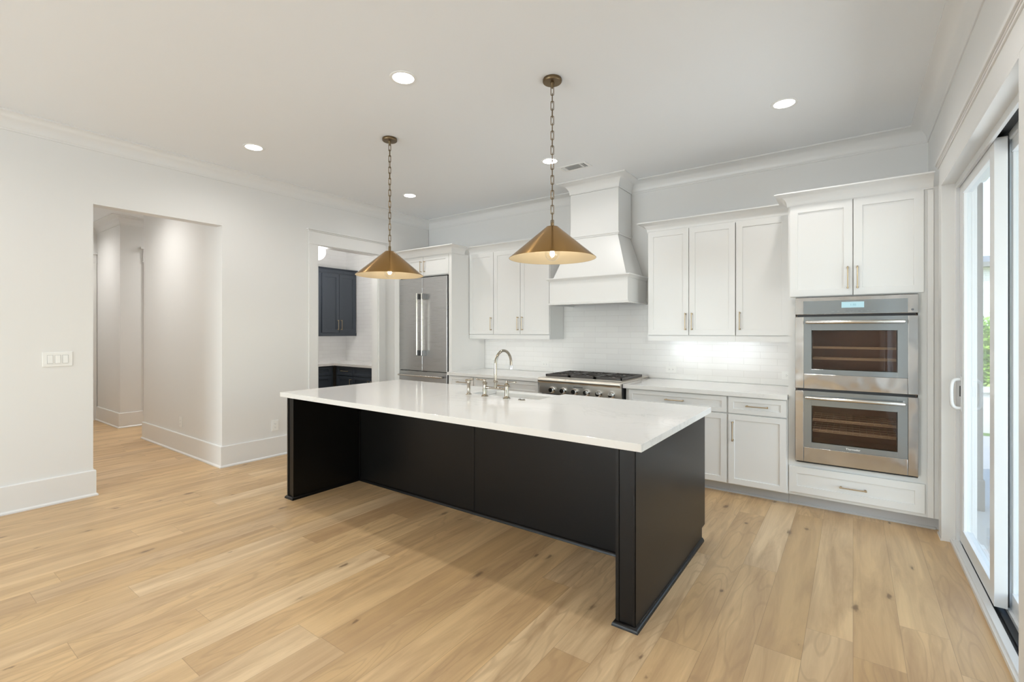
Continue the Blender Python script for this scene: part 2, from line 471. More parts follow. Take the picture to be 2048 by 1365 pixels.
# baseboards
bp = [(0, 0), (.030, 0), (.030, .012), (.018, .024), (.018, .222), (.014, .228), (0, .228)]
def baseb(n, path): struct(MB().sweep(path, bp).build(n, M['trim'], None, 0))
baseb('baseboard_left', [(-5.645, 1.235), (XL, 1.235), (XL, -5.5)])
baseb('baseboard_hall', [(XL, 3.295), (XL, 2.30), (-7.89, 2.30), (-7.89, 5.35)])
baseb('baseboard_corner', [(-9.007, 2.62), (-9.007, 2.328), (-10.165, 2.328)])
baseb('baseboard_right', [(XR, -5.5), (XR, 2.42)])
baseb('baseboard_front', [(-5.49, -5.5), (.49, -5.5)])

# pantry doorway casing with cap
t_ = MB()
t_.box(XL, XL + .018, 3.295, 3.417, 0, 2.565).box(XL, XL + .018, 4.368, 4.483, 0, 2.565)
t_.box(XL, XL + .022, 3.290, 4.488, 2.565, 2.575)
t_.box(XL, XL + .018, 3.295, 4.483, 2.575, 2.725)
t_.box(XL, XL + .030, 3.285, 4.493, 2.725, 2.740).box(XL, XL + .048, 3.268, 4.510, 2.740, 2.756)
trim(t_, 3, bevel=.002)
t_ = MB(); t_.box(-5.645, XL, 4.353, 4.368, 0, 2.57).box(-5.645, XL, 3.417, 3.432, 0, 2.57).box(-5.645, XL, 3.432, 4.353, 2.555, 2.57)
trim(t_, 4)
# hall door casings
t_ = MB()
t_.box(-10.18, -10.16, 2.20, 2.318, 0, 2.60).box(-10.18, -10.15, 2.0, 2.325, 2.60, 2.615).box(-10.18, -10.16, 2.02, 2.32, 2.615, 2.74).box(-10.18, -10.13, 2.0, 2.328, 2.74, 2.765)
t_.box(-10.18, -10.17, 1.2, 2.20, 0, 2.60)
trim(t_, 5)
t_ = MB()
t_.box(-9.007, -8.985, 2.62, 2.72, 0, 2.55).box(-9.007, -8.98, 2.60, 3.6, 2.55, 2.565).box(-9.007, -8.985, 2.61, 3.6, 2.565, 2.75).box(-9.007, -8.94, 2.57, 3.6, 2.75, 2.78)
trim(t_, 6)

# sliding door surround
t_ = MB()
t_.box(.503, XR, 4.47, 4.585, 0, 2.51).box(.503, XR, 2.42, 2.53, 0, 2.51)
t_.box(.503, XR, 2.42, 4.585, 2.51, 2.655)
t_.box(.495, XR, 2.41, 4.595, 2.648, 2.660).box(.480, XR, 2.39, 4.60, 2.668, 2.690).box(.490, XR, 2.40, 4.60, 2.660, 2.668)
trim(t_, 7, bevel=.002)
t_ = MB()
t_.box(.503, .575, 4.455, 4.47, 0, 2.51).box(.503, .575, 2.53, 2.545, 0, 2.51).box(.503, .575, 2.545, 4.455, 2.495, 2.51)
trim(t_, 8)
t_ = MB()   # vinyl frame, sill and head
t_.box(.575, .68, 4.425, 4.47, .0, 2.51).box(.575, .68, 2.53, 2.575, .0, 2.51).box(.575, .592, 2.575, 4.425, 2.455, 2.51).box(.650, .662, 2.575, 4.425, 2.455, 2.51)
t_.box(.660, .72, 2.575, 4.425, 2.47, 2.51)
t_.box(.560, .592, 2.545, 4.425, .0, .035).box(.648, .662, 2.575, 4.425, 0, .035).box(.662, .72, 2.53, 4.47, -.02, .02)
trim(t_, 9, M['vinyl'], bevel=.002)
t_ = MB(); t_.box(.592, .648, 2.575, 4.425, 0, .012).box(.592, .650, 2.575, 4.425, 2.492, 2.51).box(.612, .618, 2.575, 3.44, .012, .026)
trim(t_, 10, M['rubber'])
t_ = MB().sweep([(.497, 4.45), (.497, 4.60)][::-1], [(0, 0), (.012, 0), (.004, .014), (0, .018)]); t_.box(.548, .560, 2.545, 4.455, 0, .022)
trim(t_, 11)

def slider(n, x0, x1, y0, y1, z0=.04, z1=2.475, st=.09):
    f = MB().box(x0, x1, y0, y0 + st, z0, z1).box(x0, x1, y1 - st, y1, z0, z1).box(x0, x1, y0 + st, y1 - st, z0, z0 + .095).box(x0, x1, y0 + st, y1 - st, z1 - .08, z1)
    f = f.build('door_%d' % n, M['vinyl'], None, .002); struct(f)
    g_ = MB()
    xm = (x0 + x1) / 2
    g_.box(x0 + .006, x0 + .016, y0 + st, y0 + st + .007, z0 + .095, z1 - .08).box(x0 + .006, x0 + .016, y1 - st - .007, y1 - st, z0 + .095, z1 - .08)
    g_.build('glazing_bead', M['vinyl'], f)
    box('glass_pane', M['pane'], f, xm - .003, xm + .003, y0 + st, y1 - st, z0 + .095, z1 - .08)
    return f
d1 = slider(1, .594, .645, 3.455, 4.42, st=.095)
d2 = slider(2, .662, .705, 2.60, 3.56, z0=.025, st=.075)
box('gasket', M['rubber'], d1, .646, .651, 3.457, 3.475, .05, 2.46)
box('gasket', M['rubber'], d2, .664, .70, 2.675, 2.680, .12, 2.40)
h = MB()
pts = []
for k in range(0, 33):
    a = PI * k / 32
    c_, s_ = math.cos(a), math.sin(a)
    pts.append((.594 - .052 * (abs(s_) ** .45), 4.355 + .0, 1.047 + .098 * (1 if c_ >= 0 else -1) * abs(c_) ** .55))
h.tube(pts, .0115, 12); h.build('door_handle', M['vinyl'], d1, smooth=True)
box('latch_plate', M['vinyl'], d1, .588, .594, 4.335, 4.385, .93, 1.165, .002)
box('lock', M['slot'], d1, .584, .588, 4.352, 4.366, 1.03, 1.10)

# ------------------------------------------------------------------ backsplash
bs = MB().box(-4.40, -.445, YB, YB + .0072, .934, 1.50)
bs.box(-3.04, -1.80, YB, YB + .0072, 1.50, 1.86)
tag(bs.build('tile_backsplash', M['tile']), 'white glossy subway tile backsplash behind the rangetop and under wall cabinets', 'backsplash')

# ------------------------------------------------------------------ cabinets
YT, YC = 4.58, 4.60
def carcass(parent, x0, x1, y0, y1, z0, z1, m, name='body'):
    return box(name, m, parent, x0, x1, y0, y1, z0, z1, .0015)
DF = 4.585  # base door face
def base_cab(label, x0, x1, group, m, fronts, toe=True, loc=(0, 0, 0), rz=0, name='base_cabinet', yf=DF, yb=YB - .004, H=.89, tm=None):
    t = thing(name, label, 'cabinet', loc, rz, group)
    carcass(t, x0 + .0005, x1 - .0005, yf + .021, yb, .095, H, m)
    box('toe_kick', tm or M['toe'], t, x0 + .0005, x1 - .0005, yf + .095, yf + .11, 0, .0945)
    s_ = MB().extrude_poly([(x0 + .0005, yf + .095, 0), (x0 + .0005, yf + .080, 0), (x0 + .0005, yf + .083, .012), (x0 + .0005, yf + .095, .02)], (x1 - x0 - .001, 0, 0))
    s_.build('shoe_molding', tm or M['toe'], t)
    for kind, a, b_, c, d, hp in fronts:
        o = door(t, a, b_, c, d, yf, m, kind, .05 if kind == 'door' else .042)
        if hp:
            hx, hz, vert = hp; pull(o, hx, hz, yf, vert)
    return t
gb = 'white base cabinets along the back wall'
base_cab('white base cabinet with one wide drawer, just right of the rangetop', -1.885, -.918, gb, M['lowcab'],
    [('drawer', -1.850, -.925, .737, .882, (-1.387, .811, False)),
     ('door', -1.850, -1.392, .105, .727, (-1.43, .577, True)), ('door', -1.386, -.925, .105, .727, (-1.345, .577, True))])
base_cab('narrow white base cabinet with single door and drawer, next to the wall ovens', -.918, -.446, gb, M['lowcab'],
    [('drawer', -.910, -.456, .737, .882, (-.677, .811, False)), ('door', -.910, -.456, .105, .727, (-.872, .577, True))])
base_cab('white base cabinet with a narrow drawer, beside the refrigerator panel', -4.349, -3.915, gb, M['lowcab'],
    [('drawer', -4.330, -3.921, .737, .882, (-4.10, .811, False)), ('door', -4.330, -3.921, .105, .727, (-3.96, .577, True))])
base_cab('white base cabinet with a wide drawer, left of the rangetop behind the faucet', -3.915, -2.905, gb, M['lowcab'],
    [('drawer', -3.909, -2.940, .737, .882, (-3.43, .811, False)),
     ('door', -3.909, -3.428, .105, .727, (-3.47, .577, True)), ('door', -3.422, -2.940, .105, .727, (-3.38, .577, True))])
base_cab('white base cabinet under the rangetop, mostly hidden by the island', -2.905, -1.885, gb, M['lowcab'],
    [('door', -2.895, -2.40, .105, .735, (-2.44, .6, True)), ('door', -2.394, -1.895, .105, .735, (-2.35, .6, True))], H=.75)
for lb, a, b_ in (('white quartz countertop run left of the rangetop', -4.349, -2.893), ('white quartz countertop run between rangetop and wall ovens', -1.902, -.446)):
    tag(MB().box(a, b_, 4.555, YB - .001, .8915, .932).build('countertop', M['quartz'], None, .002), lb, 'countertop', 'white quartz back wall countertops')

# tall oven cabinet
oc = thing('oven_cabinet', 'tall white cabinet housing the stainless double wall oven', 'cabinet', (0, 4.62, 0))
def L(y): return y - 4.62
b = MB()
b.box(-.445, -.392, 0, .73, .095, 2.53).box(.392, .521, 0, .73, .095, 2.53).box(-.392, .392, 0, .73, .095, .375).box(-.392, .392, 0, .73, 1.752, 2.53)
b.box(-.392, .392, .68, .73, .375, 1.752)
b.build('body', M['cab'], oc)
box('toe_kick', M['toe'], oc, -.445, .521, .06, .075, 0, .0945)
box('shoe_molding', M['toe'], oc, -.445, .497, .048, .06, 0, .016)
o = door(oc, -.431, -.003, 1.758, 2.515, L(4.60), M['cab']); pull(o, -.034, 1.895, L(4.60), True, name='handle')
o = door(oc, .003, .424, 1.758, 2.515, L(4.60), M['cab']); pull(o, .028, 1.895, L(4.60), True)
o = door(oc, -.438, .430, .122, .340, L(4.60), M['cab'], 'drawer'); pull(o, .0, .225, L(4.60), False)
ccp = COVE(.105, .095)
MB().sweep([(.4785, 0), (-.445, 0), (-.445, .285)], ccp, 2.517).build('crown_molding', M['cab'], oc, smooth=True)
box('filler_strip', M['cab'], oc, .445, .478, L(4.605), 0, .10, 2.51)

# upper cabinets
def upper(label, x0, x1, doors, group, crown=None):
    t = thing('wall_cabinet', label, 'cabinet', (0, 5.0, 1.37), 0, group)
    carcass(t, x0 + .0005, x1 - .0005, .021, .352, .012, 1.165, M['cab'])
    MB().box(x0 + .0005, x1 - .0005, .006, .021, -.002, .052).box(x0 + .0005, x0 + .016, .021, .352, -.002, .0119).box(x1 - .016, x1 - .0005, .021, .352, -.002, .0119).build('light_rail', M['cab'], t)
    for a, b_, hx in doors:
        o = door(t, a, b_, .060, 1.165, 0, M['cab']); pull(o, hx, .20, 0, True)
    if crown: MB().sweep(crown, ccp, 1.158).build('crown_molding', M['cab'], t, smooth=True)
    return t
gu = 'white upper cabinets on the back wall'
upper('white two-door upper cabinet immediately right of the range hood', -1.80, -.928, [(-1.795, -1.371, -1.40), (-1.365, -.932, -1.336)], gu, [(-.928, .021), (-1.80, .021), (-1.80, .352)])
upper('white single-door upper cabinet between range hood side and oven tower', -.928, -.447, [(-.922, -.478, -.888)], gu, [(-.447, .021), (-.928, .021)])
upper('white single-door upper cabinet against the refrigerator surround', -4.349, -3.918, [(-4.344, -3.922, -3.952)], gu, [(-3.918, .021), (-4.349, .021)])
upper('white two-door upper cabinet immediately left of the range hood', -3.918, -3.04, [(-3.914, -3.482, -3.512), (-3.476, -3.045, -3.442)], gu, [(-3.04, .352), (-3.04, .021), (-3.918, .021)])
def led(x0, x1, lb):
    t = thing('under_cabinet_light', lb, 'light', (0, 5.16, 1.37), 0, 'lights under the upper cabinets')
    box('housing', M['plastic'], t, x0, x1, -.012, .012, .004, .0118)
    box('diffuser', M['led'], t, x0 + .01, x1 - .01, -.008, .008, .001, .0039)
led(-4.30, -3.09, 'slim lit strip light under the upper cabinets left of the hood')
led(-1.75, -.50, 'slim lit strip light under the upper cabinets right of the hood')

# ------------------------------------------------------------------ refrigerator and surround
FY = 4.65
t = thing('refrigerator_surround', 'white cabinet panels and short doors built around the refrigerator', 'cabinet', (0, FY, 0))
box('side_panel', M['cab'], t, -4.405, -4.352, 0, YB - FY - .004, 0, 2.53, .0015)
box('side_panel', M['cab'], t, -5.513, -5.392, .01, .03, .0, 2.53, .0015)
carcass(t, -5.39, -4.407, .021, YB - FY - .004, 2.24, 2.53, M['cab'])
for a, b_, hx in ((-5.385, -4.901, -4.932), (-4.895, -4.410, -4.862)):
    o = door(t, a, b_, 2.250, 2.515, 0, M['cab']); pull(o, hx, 2.375, 0, True, .145)
MB().sweep([(-4.352, .25), (-4.352, .0), (-5.513, .0)], ccp, 2.517).build('crown_molding', M['cab'], t, smooth=True)
t = thing('refrigerator', 'built-in stainless steel French door refrigerator with freezer drawer', 'refrigerator', (0, FY - .012, 0))
box('body', M['rubber'], t, -5.388, -4.409, .035, .68, .02, 2.235)
for a, b_, hx in ((-5.382, -4.901, -4.948), (-4.895, -4.425, -4.848)):
    o = box('door', M['steel'], t, a, b_, 0, .032, .915, 2.222, .003)
    MB().tube([(hx, -.058, 1.135), (hx, -.058, 2.0)], .0125, 16).build('handle', M['handlesteel'], o, smooth=True)
    for z in (1.165, 1.955):
        box('handle_bracket', M['hinge'], o, hx - .011, hx + .030, -.066, .0, z - .038, z + .038, .002)
o = box('freezer_drawer', M['steel'], t, -5.382, -4.425, 0, .032, .12, .905, .003)
MB().tube([(-5.34, -.055, .845), (-4.47, -.055, .845)], .0125, 16).build('handle', M['handlesteel'], o, smooth=True)
for x in (-5.30, -4.505):
    box('handle_bracket', M['hinge'], o, x - .02, x + .02, -.062, 0, .832, .858, .002)
box('toe_grille', M['hinge'], t, -5.382, -4.425, .02, .034, .02, .11)

# ------------------------------------------------------------------ double oven
t = thing('double_oven', 'stainless double wall oven with two windowed doors and lit display', 'oven', (0, 4.575, 0))
OY = .0
b = MB()
for z0, z1 in ((.395, .985), (.985, 1.59)):
    pass
b.box(-.385, -.30, .045, .60, .385, 1.60).box(.30, .385, .045, .60, .385, 1.60).box(-.30, .30, .56, .60, .385, 1.60)
b.box(-.30, .30, .045, .56, .385, .50).box(-.30, .30, .045, .56, .93, 1.08).box(-.30, .30, .045, .56, 1.54, 1.60)
b.build('oven_cavity', M['cavity'], t)
for z0, z1 in ((.384, .404), (.972, 1.008), (1.582, 1.612)): box('trim_gap', M['rubber'], t, -.375, .375, .0285, .044, z0, z1)
for z0, z1 in ((.386, .3975), (.9805, .9995), (1.5885, 1.6055)): box('seam', M['rubber'], t, -.378, .378, .004, .0284, z0, z1)
def ring(x0, x1, z0, z1, a0, a1, c0, c1, y0, y1):
    r = MB(); r.box(x0, a0, y0, y1, z0, z1).box(a1, x1, y0, y1, z0, z1).box(a0, a1, y0, y1, z0, c0).box(a0, a1, y0, y1, c1, z1); return r
for nm, z0, z1, g0, g1, w0, w1, hz in (('oven_door', 1.000, 1.588, 1.120, 1.588, 1.160, 1.478, 1.543), ('oven_door', .398, .980, .518, .980, .562, .862, .930)):
    # door skin folds round the glass: left and right stiles and a deep bottom band
    d_ = MB().box(-.391, -.330, -.012, .028, z0, z1).box(.330, .391, -.012, .028, z0, z1).box(-.330, .330, -.012, .028, z0, g0).build(nm, M['ovensteel'], t, .003)
    ring(-.330, .330, g0, g1, -.275, .271, w0, w1, -.010, .006).build('glass_surround', M['greyglass'], d_, .0008)
    box('window_rim', M['rubber'], d_, -.330, .330, .006, .010, g0, w0 + .004)
    ring(-.330, .330, w0 - .01, g1, -.269, .265, w0 + .004, w1 - .004, .006, .012).build('window_rim', M['rubber'], d_)
    box('window', M['ovenglass'], d_, -.275, .271, -.009, -.005, w0, w1)
    MB().tube([(-.310, -.058, hz), (-.300, -.062, hz), (.300, -.062, hz), (.310, -.058, hz)], [.012, .0145, .0145, .012], 18).build('handle', M['handlesteel'], d_, smooth=True)
    for x in (-.285, .285):
        MB().tube([(x, -.055, hz), (x, -.010, hz)], .009, 12).build('handle_post', M['handlesteel'], d_, smooth=True)
    for dz in (.10, .19):
        r = MB(); z = w0 + dz - .02
        for k in range(5): r.tube([(-.285, .07 + k * .11, z), (.285, .07 + k * .11, z)], .0030, 6)
        for k in range(13): r.tube([(-.27 + k * .045, .062, z + .004), (-.27 + k * .045, .52, z + .004)], .0013, 6)
        r.tube([(-.285, .062, z + .012), (.285, .062, z + .012)], .0032, 6)
        r.build('oven_rack', M['rackwire'], t, smooth=True)
cp_ = MB().box(-.391, .391, -.012, .028, 1.606, 1.745).build('control_panel', M['ovensteel'], t, .003)
box('control_glass', M['greyglass'], cp_, -.332, .330, -.0135, -.0121, 1.609, 1.716)
ds = box('display', M['display'], cp_, -.074, .070, -.0142, -.0136, 1.656, 1.702)
for x, wd in ((-.13, .018), (-.095, .015), (-.058, .017), (-.022, .015), (.015, .034), (.054, .012), (.092, .013), (.128, .024)):
    box('touch_key', M['legend'], cp_, x - wd / 2, x + wd / 2, -.0142, -.0136, 1.626, 1.631)
def text(s, name, m, parent, loc, size, depth=.0003, rot=(PI / 2, 0, 0)):
    c = bpy.data.curves.new(name, 'FONT'); c.body = s; c.size = size; c.align_x = 'CENTER'; c.align_y = 'CENTER'; c.extrude = depth
    c.materials.append(m)
    q = bpy.data.objects.new(name, c); me = bpy.data.meshes.new_from_object(q); bpy.data.objects.remove(q)
    me.transform(Matrix.Translation(loc) @ Matrix.Rotation(rot[0], 4, 'X'))
    o = bpy.data.objects.new(name, me); COL.objects.link(o); o.parent = parent; return o
text('1:30', 'digits', M['digits'], ds, (.0, -.0145, 1.678), .022)
text('Thermador', 'lettering', M['lettering'], t, (.0, -.0108, .540), .020)
MB().lathe([(.008, 0), (.008, .002)], (.357, -.012, 1.632), 20, 'y').build('badge', M['legend'], cp_)

# ------------------------------------------------------------------ rangetop
t = thing('rangetop', 'stainless six-burner gas rangetop with black cast iron grates', 'rangetop', (-2.395, 4.53, .76))
b = MB()
b.extrude_poly([(-.492, .0, .015), (-.492, .0, .132), (-.492, -.026, .136), (-.492, -.035, .146), (-.492, -.036, .174), (-.492, -.028, .186), (-.492, -.012, .190), (-.492, .06, .190), (-.492, .78, .190), (-.492, .78, .185), (-.492, .05, .175), (-.492, .02, .015)][::1], (.984, 0, 0))
b.box(-.490, .490, .02, .80, .132, .180)
b.build('body', M['rangesteel'], t, .001, smooth=True)
box('side_gap', M['rubber'], t, .4925, .496, .02, .3, .0, .170)
box('back_trim', M['rangesteel'], t, -.490, .490, .785, .805, .175, .193, .002)
box('burner_tray', M['rangesteel'], t, -.465, .465, .085, .66, .1901, .193)
tt = box('badge', M['hinge'], t, -.055, .055, -.0012, 0, .100, .112)
for k in range(6):
    x = -.322 + k * .1415
    kb = MB().lathe([(.037, 0), (.037, .006), (.031, .010), (.028, .036), (.025, .040), (.010, .041)], (x, 0, .058), 28, 'y').build('knob', M['chrome'], t, smooth=True)
    box('pointer', M['slot'], kb, x - .0015, x + .0015, -.0416, -.0410, .060, .082)
for gx in (-.310, 0, .310):
    for gy in (.23, .52):
        bb = MB().lathe([(.052, 0), (.052, .008), (.040, .012), (.040, .020), (.030, .024), (.0, .024)], (gx, gy, .193), 28, cap=False).build('burner', M['iron'], t, smooth=True)
for gx in (-.310, 0, .310):
    gr = MB(); hw = .150; y0, y1 = .085, .66; z0, z1 = .205, .222
    gr.box(gx - hw, gx + hw, y0, y0 + .014, .196, z1).box(gx - hw, gx + hw, y1 - .014, y1, .196, z1)
    gr.box(gx - hw, gx - hw + .014, y0, y1, .196, z1).box(gx + hw - .014, gx + hw, y0, y1, .196, z1)
    ym = (y0 + y1) / 2
    gr.box(gx - hw, gx + hw, ym - .007, ym + .007, z0, z1)
    for cy in ((y0 + ym) / 2, (y1 + ym) / 2):
        for k in range(8):
            a = k * PI / 4 + (PI / 8 if False else 0)
            far = .30 if k % 2 else .15
            dx, dy = math.cos(a), math.sin(a)
            lim = min((hw - .007) / abs(dx) if abs(dx) > 1e-6 else 9, (.137) / abs(dy) if abs(dy) > 1e-6 else 9)
            p0 = Vector((gx + dx * .045, cy + dy * .045, 0)); p1 = Vector((gx + dx * lim, cy + dy * lim, 0))
            sd = Vector((-dy, dx, 0)) * .0034
            gr.extrude_poly([(p0 - sd)[:2] + (z0,), (p1 - sd)[:2] + (z0,), (p1 + sd)[:2] + (z0,), (p0 + sd)[:2] + (z0,)], (0, 0, z1 - z0 + .002))
    gr.build('grate', M['iron'], t, .001)

# ------------------------------------------------------------------ range hood
t = thing('range_hood', 'white tapered plaster-look range hood with mantel lip and square chimney', 'hood', (-2.43, 4.80, 0))
def Y_(y): return y - 4.80
D = YB - 4.80 - .001
def frustum(mb, lo, hi):
    a = [mb.bm.verts.new(p) for p in lo]; c = [mb.bm.verts.new(p) for p in hi]
    mb.bm.faces.new(a[::-1]); mb.bm.faces.new(c)
    for i in range(4): mb.bm.faces.new((a[i], a[(i + 1) % 4], c[(i + 1) % 4], c[i]))
    return mb
ap = MB().box(-.485, .485, 0, .02, 1.80, 2.055).box(-.485, -.465, .02, D, 1.80, 2.055).box(.465, .485, .02, D, 1.80, 2.055).box(-.465, .465, .02, D, 1.84, 2.055)
ap.build('apron', M['cab'], t)
lipp = [(0, 0), (.008, 0), (.012, .012), (.030, .026), (.034, .030), (.034, .040), (0, .040)]
MB().sweep([(.485, D), (.485, 0), (-.485, 0), (-.485, D)], lipp, 2.050).build('mantel_molding', M['cab'], t, smooth=True)
MB().sweep([(.485, D), (.485, 0), (-.485, 0), (-.485, D)], [(-.03, 0), (.016, 0), (.018, .010), (.008, .020), (0, .024), (-.03, .024)], 1.778).build('bottom_molding', M['cab'], t, smooth=True)
box('mantel_shelf', M['cab'], t, -.485, .485, 0, D, 2.055, 2.0895)
frustum(MB(), [(-.455, .03, 2.0896), (.455, .03, 2.0896), (.455, D, 2.0896), (-.455, D, 2.0896)], [(-.292, .190, 2.565), (.292, .190, 2.565), (.292, D, 2.565), (-.292, D, 2.565)]).build('tapered_body', M['cab'], t, .001)
box('chimney', M['cab'], t, -.303, .303, .18, D, 2.59, 3.087, .0015)
MB().sweep([(.300, D), (.300, .183), (-.300, .183), (-.300, D)], [(-.06, 0), (.004, 0), (.008, .012), (.018, .020), (.018, .028), (-.06, .028)], 2.562).build('chimney_molding', M['cab'], t)
vi = box('vent_insert', M['steel'], t, -.42, .42, .06, D - .05, 1.812, 1.839)
s_ = MB()
for k in range(9): s_.box(-.33 + k * .028, -.318 + k * .028, .09, .40, 1.806, 1.8118)
for k in range(9): s_.box(.09 + k * .028, .102 + k * .028, .09, .40, 1.806, 1.8118)
s_.build('baffle_filter', M['slot'], vi)

# ------------------------------------------------------------------ island
t = thing('kitchen_island', 'near-black painted kitchen island with deep open knee space', 'island', (-2.455, 2.22, 0))
IX = lambda x: x + 2.455
IY = lambda y: y - 2.22
IZ = .8895
for x0, x1, side in ((-4.050, -3.950, -1), (-.964, -.859, 1)):
    p_ = box('end_panel', M['island'], t, IX(x0) + .004, IX(x1) - .004, .006, IY(3.545), .09, IZ)
    box('panel_foot', M['island'], p_, IX(x0) + .004, IX(x1) - .004, .006, IY(3.465), 0, .0899)
    for a in (x0, x1 - .018):
        box('corner_trim', M['island'], p_, IX(a), IX(a) + .018, 0, .006, .02, IZ, .001)
    xs_ = IX(x1) if side > 0 else IX(x0)
    b = MB()
    if side > 0: b.box(xs_ - .004, xs_, .0, IY(3.465), .0, IZ).box(xs_ - .004, xs_, IY(3.465), IY(3.545), .09, IZ)
    else: b.box(xs_, xs_ + .004, .0, IY(3.465), .0, IZ).box(xs_, xs_ + .004, IY(3.465), IY(3.545), .09, IZ)
    b.build('side_skin', M['island'], p_)
    xi = IX(x0) if side > 0 else IX(x1)
    # shoe round the foot
    sp = [(0, 0), (.016, 0), (.014, .012), (.006, .022), (0, .024)]
    if side > 0: MB().sweep([(IX(x1), IY(3.465)), (IX(x1), 0), (IX(x0), 0), (IX(x0), IY(2.90))], sp).build('shoe_molding', M['island'], p_, smooth=True)
    else: MB().sweep([(IX(x1), IY(2.90)), (IX(x1), 0), (IX(x0), 0), (IX(x0), IY(3.465))], sp).build('shoe_molding', M['island'], p_, smooth=True)
for a, b_ in ((-3.950, -2.478), (-2.474, -.964)):
    box('back_panel', M['island'], t, IX(a), IX(b_), IY(2.902), IY(2.915), .0, IZ)
for a, b_, dy in ((-2.4855, -2.4665, .004), (-3.949, -3.935, .010), (-.978, -.965, .010)):
    box('batten', M['island'], t, IX(a), IX(b_), IY(2.902 - dy), IY(2.902), .02, IZ, .001)
MB().sweep([(IX(-.98), IY(2.902)), (IX(-3.934), IY(2.902))], sp).build('shoe_molding', M['island'], t, smooth=True)
b = MB().box(IX(-3.949), IX(-2.712), IY(2.916), IY(3.50), .10, IZ).box(IX(-1.991), IX(-.965), IY(2.916), IY(3.50), .10, IZ).box(IX(-2.70), IX(-2.0), IY(2.916), IY(3.50), .10, .60)
b.box(IX(-3.949), IX(-.965), IY(2.916), IY(3.42), 0, .0999)
b.build('body', M['island'], t)
for x0, x1 in ((-3.945, -3.33), (-3.325, -2.716), (-1.986, -1.49), (-1.485, -.970)):
    r = shaker_mb(IX(x0), IX(x1), .11, .88, 0); r.bm.transform(Matrix.Translation((0, IY(3.522), 0)) @ Matrix.Scale(-1, 4, (0, 1, 0)))
    r.build('door', M['island'], t, .0015)
r = shaker_mb(IX(-2.700), IX(-2.000), .11, .605, 0); r.bm.transform(Matrix.Translation((0, IY(3.522), 0)) @ Matrix.Scale(-1, 4, (0, 1, 0)))
r.build('door', M['island'], t, .0015)
# worktop with the sink notch
TX0, TX1, TY0, TY1 = -4.112, -.818, 2.188, 3.556
SX0, SX1, SY0 = -2.695, -2.008, 3.135
poly = [(TX0, TY0), (TX1, TY0), (TX1, TY1), (SX1, TY1), (SX1, SY0), (SX0, SY0), (SX0, TY1), (TX0, TY1)]
b = MB().extrude_poly([(x, y, .8905) for x, y in poly], (0, 0, .0395))
tag(b.build('island_countertop', M['quartz'], None, .002), 'large white quartz worktop covering the black island', 'countertop')
# sink
b = MB(); w_ = .022
x0, x1, y0, y1 = SX0 - .012, SX1 + .012, SY0 - .012, 3.585
b.box(x0, x0 + w_, y0, 3.52, .64, .889).box(x1 - w_, x1, y0, 3.52, .64, .889).box(x0 + w_, x1 - w_, y0, y0 + w_, .64, .889).box(x0 + w_, x1 - w_, y0 + w_, 3.52, .62, .645)
b.box(SX0 + .002, SX1 - .002, 3.475, y1, .66, .912)
tag(b.build('farmhouse_sink', M['fireclay'], None, .006, seg=3), 'white fireclay apron sink set in the island worktop', 'sink')
# faucet
t = thing('bridge_faucet', 'polished nickel bridge faucet with tall gooseneck spout on island', 'faucet', (-2.367, 3.05, .930))
def column(x, parent, h_=.112):
    return MB().lathe([(.031, 0), (.031, .004), (.024, .010), (.019, .016), (.017, .024), (.0175, .060), (.0155, .066), (.0155, h_ - .012), (.020, h_ - .008), (.021, h_), (.015, h_ + .008), (.011, h_ + .014), (.012, h_ + .026), (.007, h_ + .032)], (x, 0, 0), 24).build('valve_column', M['nickel'], parent, smooth=True)
for x, sg in ((-.1125, -1), (.1125, 1)):
    c_ = column(x, t)
    MB().tube([(x, 0, .132), (x + sg * .020, 0, .133), (x + sg * .085, 0, .136), (x + sg * .092, 0, .136)], [.006, .006, .0075, .0045], 12).build('lever_handle', M['nickel'], c_, smooth=True)
MB().tube([(-.1125, 0, .074), (-.085, 0, .074), (-.08, 0, .074), (.08, 0, .074), (.085, 0, .074), (.1125, 0, .074)], [.012, .012, .0095, .0095, .012, .012], 16).build('bridge', M['nickel'], t, smooth=True)
pth = [(0, 0, .074), (0, 0, .12), (0, 0, .27)]
R = .108
for k in range(1, 21):
    a = PI - PI * k / 20 * 1.0
    pth.append((0, R + R * math.cos(a), .27 + R * math.sin(a)))
pth += [(0, 2 * R, .245)]
sp_ = MB().tube(pth, .0115, 18).build('gooseneck_spout', M['nickel'], t, smooth=True)
MB().lathe([(.0165, 0), (.0185, .004), (.0185, .012), (.0145, .016)], (0, 0, .122), 20).build('spout_collar', M['nickel'], sp_, smooth=True)
MB().lathe([(.0145, 0), (.0145, .03), (.012, .034)], (0, 2 * R, .216), 20).build('aerator', M['chrome'], sp_, smooth=True)
t = thing('side_sprayer', 'polished nickel side sprayer standing left of the bridge faucet', 'sprayer', (-2.665, 3.06, .930))
MB().lathe([(.026, 0), (.026, .004), (.018, .012), (.014, .020), (.0145, .085), (.017, .092), (.017, .118), (.013, .126), (.008, .130)], (0, 0, 0), 24).build('body', M['nickel'], t, smooth=True)
MB().tube([(-.030, 0, .118), (0, 0, .122), (.045, .0, .132), (.052, 0, .132)], [.012, .010, .0075, .006], 12).build('lever', M['nickel'], t, smooth=True)
for i, (dx, lb) in enumerate(((-.017, 'small round nickel air switch button, nearer the faucet'), (.017, 'small round nickel air switch button, farther from the faucet'))):
    t = thing('air_switch_button', lb, 'button', (-2.104 + dx, 3.045, .930), 0, 'air switch buttons beside the sink')
    MB().lathe([(.015, 0), (.015, .003), (.012, .006)], n=24).build('ring', M['nickel'], t, smooth=True)
    MB().lathe([(.009, .0061), (.009, .009), (.006, .010)], n=20).build('cap', M['hinge'], t, smooth=True)

